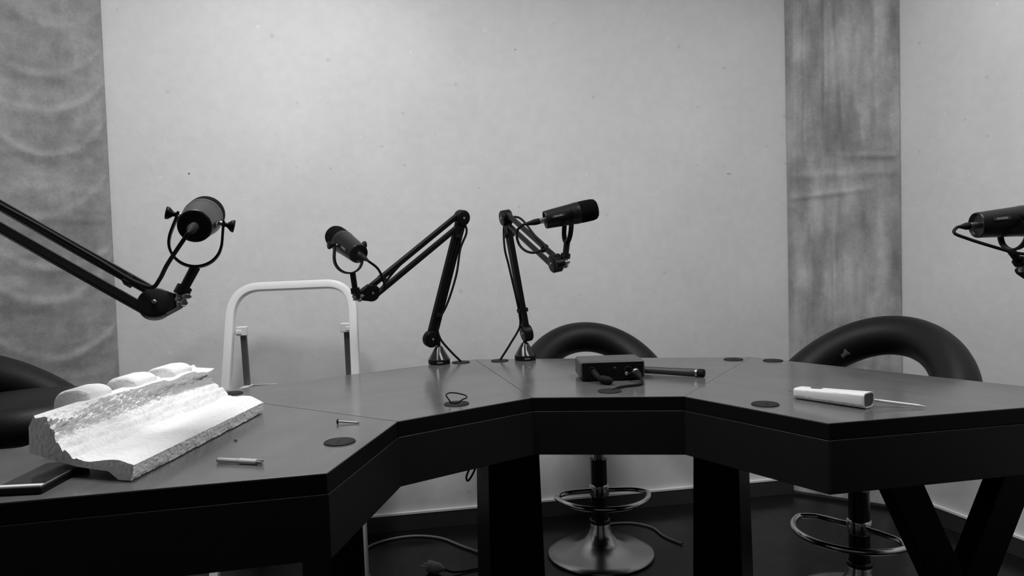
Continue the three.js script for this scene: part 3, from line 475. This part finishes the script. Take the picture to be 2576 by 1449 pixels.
// right microphone, cut by the right edge
boomArm('black boom arm at the right edge under the cut-off microphone', [1.325, TOP, -1.63], [1.345, 0.840, -1.63], [1.66, 0.90, -1.76], [1.312, 1.028, -1.765], [1.272, 1.050, -1.762], { straps: [0.8] });
const micD = microphone('black microphone cut off by the right edge, grey plate on its side', [1.236, 1.161, -1.75], [1, 0.065, 0.0], [0, 0.22, 1], [1.240, 1.090, -1.755], [1.268, 1.058, -1.762], 1.08);
micCable('black microphone cable hanging in a shallow curve below the right-edge microphone', micD, [[1.086, 1.138, -1.735], [1.115, 1.122, -1.725], [1.178, 1.097, -1.71], [1.232, 1.084, -1.725], [1.285, 1.077, -1.735], [1.34, 1.060, -1.74], [1.45, 1.01, -1.735], [1.58, 0.95, -1.74], [1.50, 0.87, -1.69], [1.40, 0.82, -1.64], [1.36, 0.753, -1.60]], 0, 0.55);

// ---------------------------------------------------------------- small things on the desk
{ // telephone under the foam
  const t = thing('phone', 'black mobile phone lying half under the near end of the foam piece', 'phone', [-0.80, TOP, -1.19]);
  const turn = 0.07; part('case', box(-0.803, TOP + 0.0062, -1.190, 0.074, 0.012, 0.150, 0.004, turn), M.black, t);
  part('rim', box(-0.803, TOP + 0.0126, -1.190, 0.0715, 0.0026, 0.1475, 0.001, turn), M.phoneRim, t, 'bright metal rim');
  part('screen', box(-0.803, TOP + 0.0137, -1.192, 0.068, 0.0012, 0.138, 0.0005, turn), M.screen, t, 'dark glass screen');
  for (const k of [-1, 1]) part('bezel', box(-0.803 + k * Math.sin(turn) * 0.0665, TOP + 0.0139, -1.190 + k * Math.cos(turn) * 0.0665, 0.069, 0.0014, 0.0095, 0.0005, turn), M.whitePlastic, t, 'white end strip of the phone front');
}
{ // recorder box
  const t = thing('audio_interface', 'small black audio interface box with two plugs, near the middle of the desk', 'audio box', [0.278, TOP, -2.07]);
  const turn = 0.03; part('case', box(0.279, TOP + 0.032, -2.075, 0.186, 0.052, 0.130, 0.009, turn), M.interfaceCase, t);
  part('front_panel', box(0.281, TOP + 0.032, -2.0095, 0.176, 0.045, 0.004, 0.0018, turn), M.black, t);
  for (const [x, z] of [[0.21, -2.02], [0.35, -2.02], [0.21, -2.13], [0.35, -2.13]]) part('foot', lathe([[0.008, 0], [0.008, 0.007], [0.0001, 0.007]], [x, TOP, z], V(0, 1, 0), 16), M.rubber, t);
  for (const x of [0.222, 0.325]) part('socket', lathe([[0.012, 0], [0.012, 0.003], [0.009, 0.004], [0.0085, 0.001], [0.0001, 0.001]], [x, TOP + 0.030, -2.0085], V(0, 0, 1), 24), M.rubber, t);
  part('control_knob', lathe([[0.005, 0], [0.005, 0.007], [0.004, 0.0085], [0.0001, 0.009]], [0.318, TOP + 0.022, -2.0065], V(0.03, 0, 1), 18), M.silver, t, 'small silver knob');
  part('control_knob', lathe([[0.006, 0], [0.006, 0.006], [0.0001, 0.007]], [0.286, TOP + 0.036, -2.0065], V(0.03, 0, 1), 18), M.black, t);
  const cb = thing('audio_cable', 'short black cable with two fat plugs in front of the audio interface', 'cable', [0.27, TOP, -1.93]);
  const p1 = part('plug', [lathe([[0.0001, 0], [0.0085, 0], [0.009, 0.022], [0.0055, 0.036], [0.004, 0.04], [0.0001, 0.04]], [0.224, TOP + 0.030, -2.004], V(0.35, -0.42, 0.85), 18)], M.rubber, cb);
  part('grip', lathe([[0.0001, 0], [0.009, 0.002], [0.0115, 0.010], [0.0115, 0.030], [0.008, 0.040], [0.0001, 0.042]], [0.236, TOP + 0.0150, -1.970], V(0.75, -0.10, 0.55), 20), M.rubber, p1);
  const p2 = part('plug', [lathe([[0.0001, 0], [0.009, 0], [0.010, 0.022], [0.006, 0.036], [0.004, 0.042], [0.0001, 0.042]], [0.342, TOP + 0.030, -1.998], V(0.25, -0.40, 0.85), 18)], M.rubber, cb);
  part('ring', lathe([[0.0090, 0], [0.0098, 0.001], [0.0098, 0.006], [0.0090, 0.007]], [0.3425, TOP + 0.0295, -1.9965], V(0.25, -0.40, 0.85), 20), M.silver, p2, 'bright metal ring');
  part('lead', tube([[0.351, TOP + 0.014, -1.963], [0.353, TOP + 0.007, -1.945], [0.345, TOP + 0.0045, -1.925], [0.325, TOP + 0.0045, -1.91], [0.300, TOP + 0.0045, -1.90], [0.275, TOP + 0.0045, -1.88], [0.258, TOP + 0.002, -1.858]], 0.0034, 60), M.rubber, cb);
}
{ // tool handle
  const t = thing('tool_handle', 'dark wooden tool handle with a metal ring lying right of the audio interface', 'tool', [0.46, TOP, -2.08]);
  const a = V(0.355, TOP + 0.0125, -2.142), b = V(0.545, TOP + 0.0128, -2.020), d = b.clone().sub(a).normalize(), l = a.distanceTo(b);
  part('handle', lathe([[0.0001, 0], [0.009, 0], [0.0105, 0.004], [0.0105, l * 0.5], [0.0118, l * 0.8], [0.0118, l * 0.90], [0.0001, l * 0.90]], a, d, 24), M.wood, t);
  part('ferrule', lathe([[0.0001, l * 0.885], [0.0122, l * 0.885], [0.0125, l * 0.89], [0.0125, l * 0.915], [0.0118, l * 0.92], [0.0001, l * 0.92]], a, d, 24), M.steel, t, 'metal ring');
  part('butt', lathe([[0.0001, l * 0.915], [0.0118, l * 0.915], [0.0124, l * 0.95], [0.0120, l * 0.99], [0.0105, l], [0.0001, l]], a, d, 24), M.rubber, t, 'black end cap');
}
{ // white handle with a spike
  const t = thing('spike_tool', 'white rounded plastic handle with a thin pointed spike lying on the right of the desk', 'tool', [0.75, TOP, -1.62]);
  const a = V(0.686, TOP + 0.0180, -1.700), b = V(0.786, TOP + 0.0186, -1.562), d = b.clone().sub(a), l = d.length(); d.normalize();
  const side = V(0, 1, 0).cross(d).normalize(); const mat = new THREE.Matrix4().makeBasis(side, V(0, 1, 0), d);
  const shape = (w, hh) => { const s = new THREE.Shape(); const r = hh * 0.80; s.moveTo(-w + r, -hh); s.lineTo(w - r, -hh); s.quadraticCurveTo(w, -hh, w, -hh + r); s.lineTo(w, hh - r * 0.5); s.quadraticCurveTo(w, hh, w - r, hh); s.lineTo(-w + r, hh); s.quadraticCurveTo(-w, hh, -w, hh - r * 0.5); s.lineTo(-w, -hh + r); s.quadraticCurveTo(-w, -hh, -w + r, -hh); return s; };
  const outer = shape(0.0225, 0.0172); outer.holes.push(shape(0.0200, 0.0147));
  const shell = new THREE.ExtrudeGeometry(outer, { depth: l, steps: 20, bevelEnabled: true, bevelThickness: 0.0006, bevelSize: 0.0004, bevelSegments: 2, curveSegments: 10 });
  const p = shell.attributes.position; for (let i = 0; i < p.count; i++) { const f = 0.74 + 0.26 * Math.min(1, Math.max(0, p.getZ(i) / l)); p.setX(i, p.getX(i) * (0.85 + 0.15 * f)); p.setY(i, (p.getY(i) + 0.0172) * f - 0.0172); }
  shell.computeVertexNormals(); shell.applyMatrix4(mat); shell.translate(a.x, a.y, a.z); part('handle', toCreasedNormals(shell, 0.6), M.whitePlastic, t);
  const plug = (z0, dep, k, m, n, lab) => { const g = new THREE.ExtrudeGeometry(shape(0.0197 * k, 0.0144 * k), { depth: dep, bevelEnabled: false, curveSegments: 10 }); g.translate(0, (k - 1) * 0.0172, z0); g.applyMatrix4(mat); g.translate(a.x, a.y, a.z); part(n, g, m, t, lab); };
  plug(l - 0.010, 0.0085, 1.0, M.greyPlastic, 'end_insert', 'grey end face'); plug(0.0008, 0.006, 0.75, M.whitePlastic, 'end_insert');
  const win = new RoundedBoxGeometry(0.016, 0.0014, 0.030, 2, 0.0006); win.rotateX(0.05); win.applyMatrix4(mat); win.translate(a.x + d.x * 0.050, a.y + 0.0118, a.z + d.z * 0.050); part('display', win, M.greyPlastic, t, 'small grey window');
  const s0 = b.clone().addScaledVector(side, 0.0165).addScaledVector(d, -0.012); const e0 = V(0.905, TOP + 0.0035, -1.546); s0.y = TOP + 0.0165; const s1 = s0.clone().lerp(e0, 0.86);
  part('spike', [rod(s0, s1, 0.0032, 0.0032, 16), rod(s1, e0, 0.0032, 0.0005, 16)], M.whitePaint, t, 'pale pointed spike');
}
{ // peg and nail
  const t = thing('peg', 'pale ribbed plastic wall peg lying in front of the foam piece', 'peg', [-0.50, TOP, -1.26]);
  const a = V(-0.545, TOP + 0.0052, -1.275), b = V(-0.452, TOP + 0.0052, -1.250), d = b.clone().sub(a).normalize(), l = a.distanceTo(b);
  part('shaft', lathe([[0.0001, 0], [0.0040, 0.0005], [0.0044, 0.003], [0.0044, l * 0.45], [0.0050, l * 0.5], [0.0050, l * 0.86], [0.0001, l * 0.86]], a, d, 20), M.pegMat, t);
  const pr = []; for (let k = 0; k < 5; k++) { const q = k * 1.2566, o = V(0, Math.cos(q), 0).addScaledVector(V(0, 1, 0).cross(d).normalize(), Math.sin(q)); pr.push(rod(b.clone().addScaledVector(d, -0.015).addScaledVector(o, 0.0028), b.clone().addScaledVector(o, 0.0034).addScaledVector(d, (k % 3) * -0.002), 0.0018, 0.0014, 8)); } part('prongs', pr, M.pegMat, t);
  const n = thing('nail', 'dark steel nail lying on the desk behind the left cable cap', 'nail', [-0.37, TOP, -1.56]); const h = V(-0.397, TOP + 0.0052, -1.565), e = V(-0.345, TOP + 0.0022, -1.557);
  part('shank', [rod(h, h.clone().lerp(e, 0.88), 0.0021, 0.0021, 12), rod(h.clone().lerp(e, 0.88), e, 0.0021, 0.0003, 12)], M.steel, n); const dn = e.clone().sub(h).normalize(); part('head', lathe([[0.0001, -0.0012], [0.0052, -0.001], [0.0054, 0.0004], [0.0021, 0.0016]], h, dn, 16), M.black, n);
}
{ // loop of cable out of a cap, and one under the desk
  const t = thing('cable_loop', 'thin black cable loop sticking up from a desk cap near the inner edge', 'cable', [-0.146, TOP, -1.744]);
  part('lead', tube([[-0.157, 0.752, -1.739], [-0.166, 0.766, -1.738], [-0.171, 0.774, -1.742], [-0.166, 0.777, -1.750], [-0.152, 0.776, -1.758], [-0.137, 0.773, -1.758], [-0.121, 0.769, -1.747], [-0.121, 0.766, -1.738], [-0.131, 0.763, -1.734], [-0.138, 0.757, -1.734], [-0.148, 0.755, -1.736], [-0.157, 0.755, -1.738]], 0.0017, 90), M.rubber, t);
  const u = thing('hanging_cable', 'black cable loop hanging below the desk beside the middle pedestal', 'cable', [-0.13, 0.55, -2.0]);
  part('lead', tube([[-0.112, 0.63, -1.995], [-0.124, 0.55, -2.0], [-0.137, 0.512, -2.0], [-0.146, 0.489, -2.0], [-0.144, 0.477, -2.0], [-0.137, 0.480, -2.01], [-0.123, 0.503, -2.02], [-0.108, 0.55, -2.03], [-0.098, 0.63, -2.035]], 0.0028, 70), M.rubber, u);
}
[[-0.575, -1.437, 'tiny white foam crumb on the desk near the foam piece'], [0.052, -2.300, 'tiny white foam crumb on the desk in front of the right boom arm foot'], [0.700, -1.79, 'tiny white crumb on the desk behind the white handle']].forEach(([x, z, label], i) => {
  const g = new THREE.IcosahedronGeometry(0.0034 - 0.0006 * i, 1); const p = g.attributes.position; for (let k = 0; k < p.count; k++) { const s = 0.75 + 0.5 * hash(Math.round(p.getX(k) * 1e5), Math.round(p.getY(k) * 1e5) + Math.round(p.getZ(k) * 1e5) * 3, 9); p.setXYZ(k, p.getX(k) * s, p.getY(k) * s * 0.8, p.getZ(k) * s); } g.computeVertexNormals();
  const m = new THREE.Mesh(g, M.foam); m.name = numbered('crumb'); m.position.set(x, TOP + 0.0021, z); m.userData = { label, category: 'crumb' }; m.castShadow = m.receiveShadow = true; scene.add(m);
});

// ---------------------------------------------------------------- on the floor
{
  const t = thing('floor_cable', 'grey cable lying in an arch on the dark floor under the desk', 'cable', [-0.38, 0, -2.75]);
  part('lead', tube([[-0.66, 0.006, -2.56], [-0.603, 0.006, -2.64], [-0.585, 0.006, -2.722], [-0.540, 0.006, -2.770], [-0.470, 0.006, -2.806], [-0.395, 0.006, -2.812], [-0.311, 0.006, -2.782], [-0.226, 0.006, -2.700], [-0.152, 0.006, -2.632], [-0.09, 0.006, -2.56]], 0.0048, 110), M.cableGrey, t);
  const p = thing('power_plug', 'pale mains plug lying on the dark floor under the desk', 'plug', [-0.29, 0, -2.47]);
  const a = V(-0.332, 0.024, -2.487), d = V(0.066, -0.006, 0.022).normalize();
  part('plug_body', lathe([[0.0001, 0], [0.017, 0.001], [0.021, 0.005], [0.021, 0.018], [0.019, 0.021], [0.0195, 0.024], [0.018, 0.045], [0.012, 0.056], [0.0085, 0.060], [0.0085, 0.072], [0.0001, 0.072]], a, d, 24), M.plug, p);
  const s = V(0, 1, 0).cross(d).normalize(); for (const k of [-1, 1]) part('pin', rod(a.clone().addScaledVector(s, k * 0.0095), a.clone().addScaledVector(s, k * 0.0095).addScaledVector(d, -0.019), 0.0024, 0.0024, 10), M.steel, p);
  part('lead', tube([a.clone().addScaledVector(d, 0.070).toArray(), [-0.245, 0.010, -2.462], [-0.20, 0.005, -2.475], [-0.147, 0.005, -2.495], [-0.06, 0.005, -2.52]], 0.0038, 60), M.black, p);
  const c = thing('floor_cable', 'dark cable curving on the floor to the right of the middle stool base', 'cable', [0.5, 0, -2.85]);
  part('lead', tube([[0.30, 0.005, -2.84], [0.368, 0.005, -2.882], [0.468, 0.005, -2.887], [0.538, 0.005, -2.835], [0.568, 0.005, -2.74], [0.62, 0.005, -2.66]], 0.004, 70), M.cableGrey, c);
}
renderer.render(scene, camera);
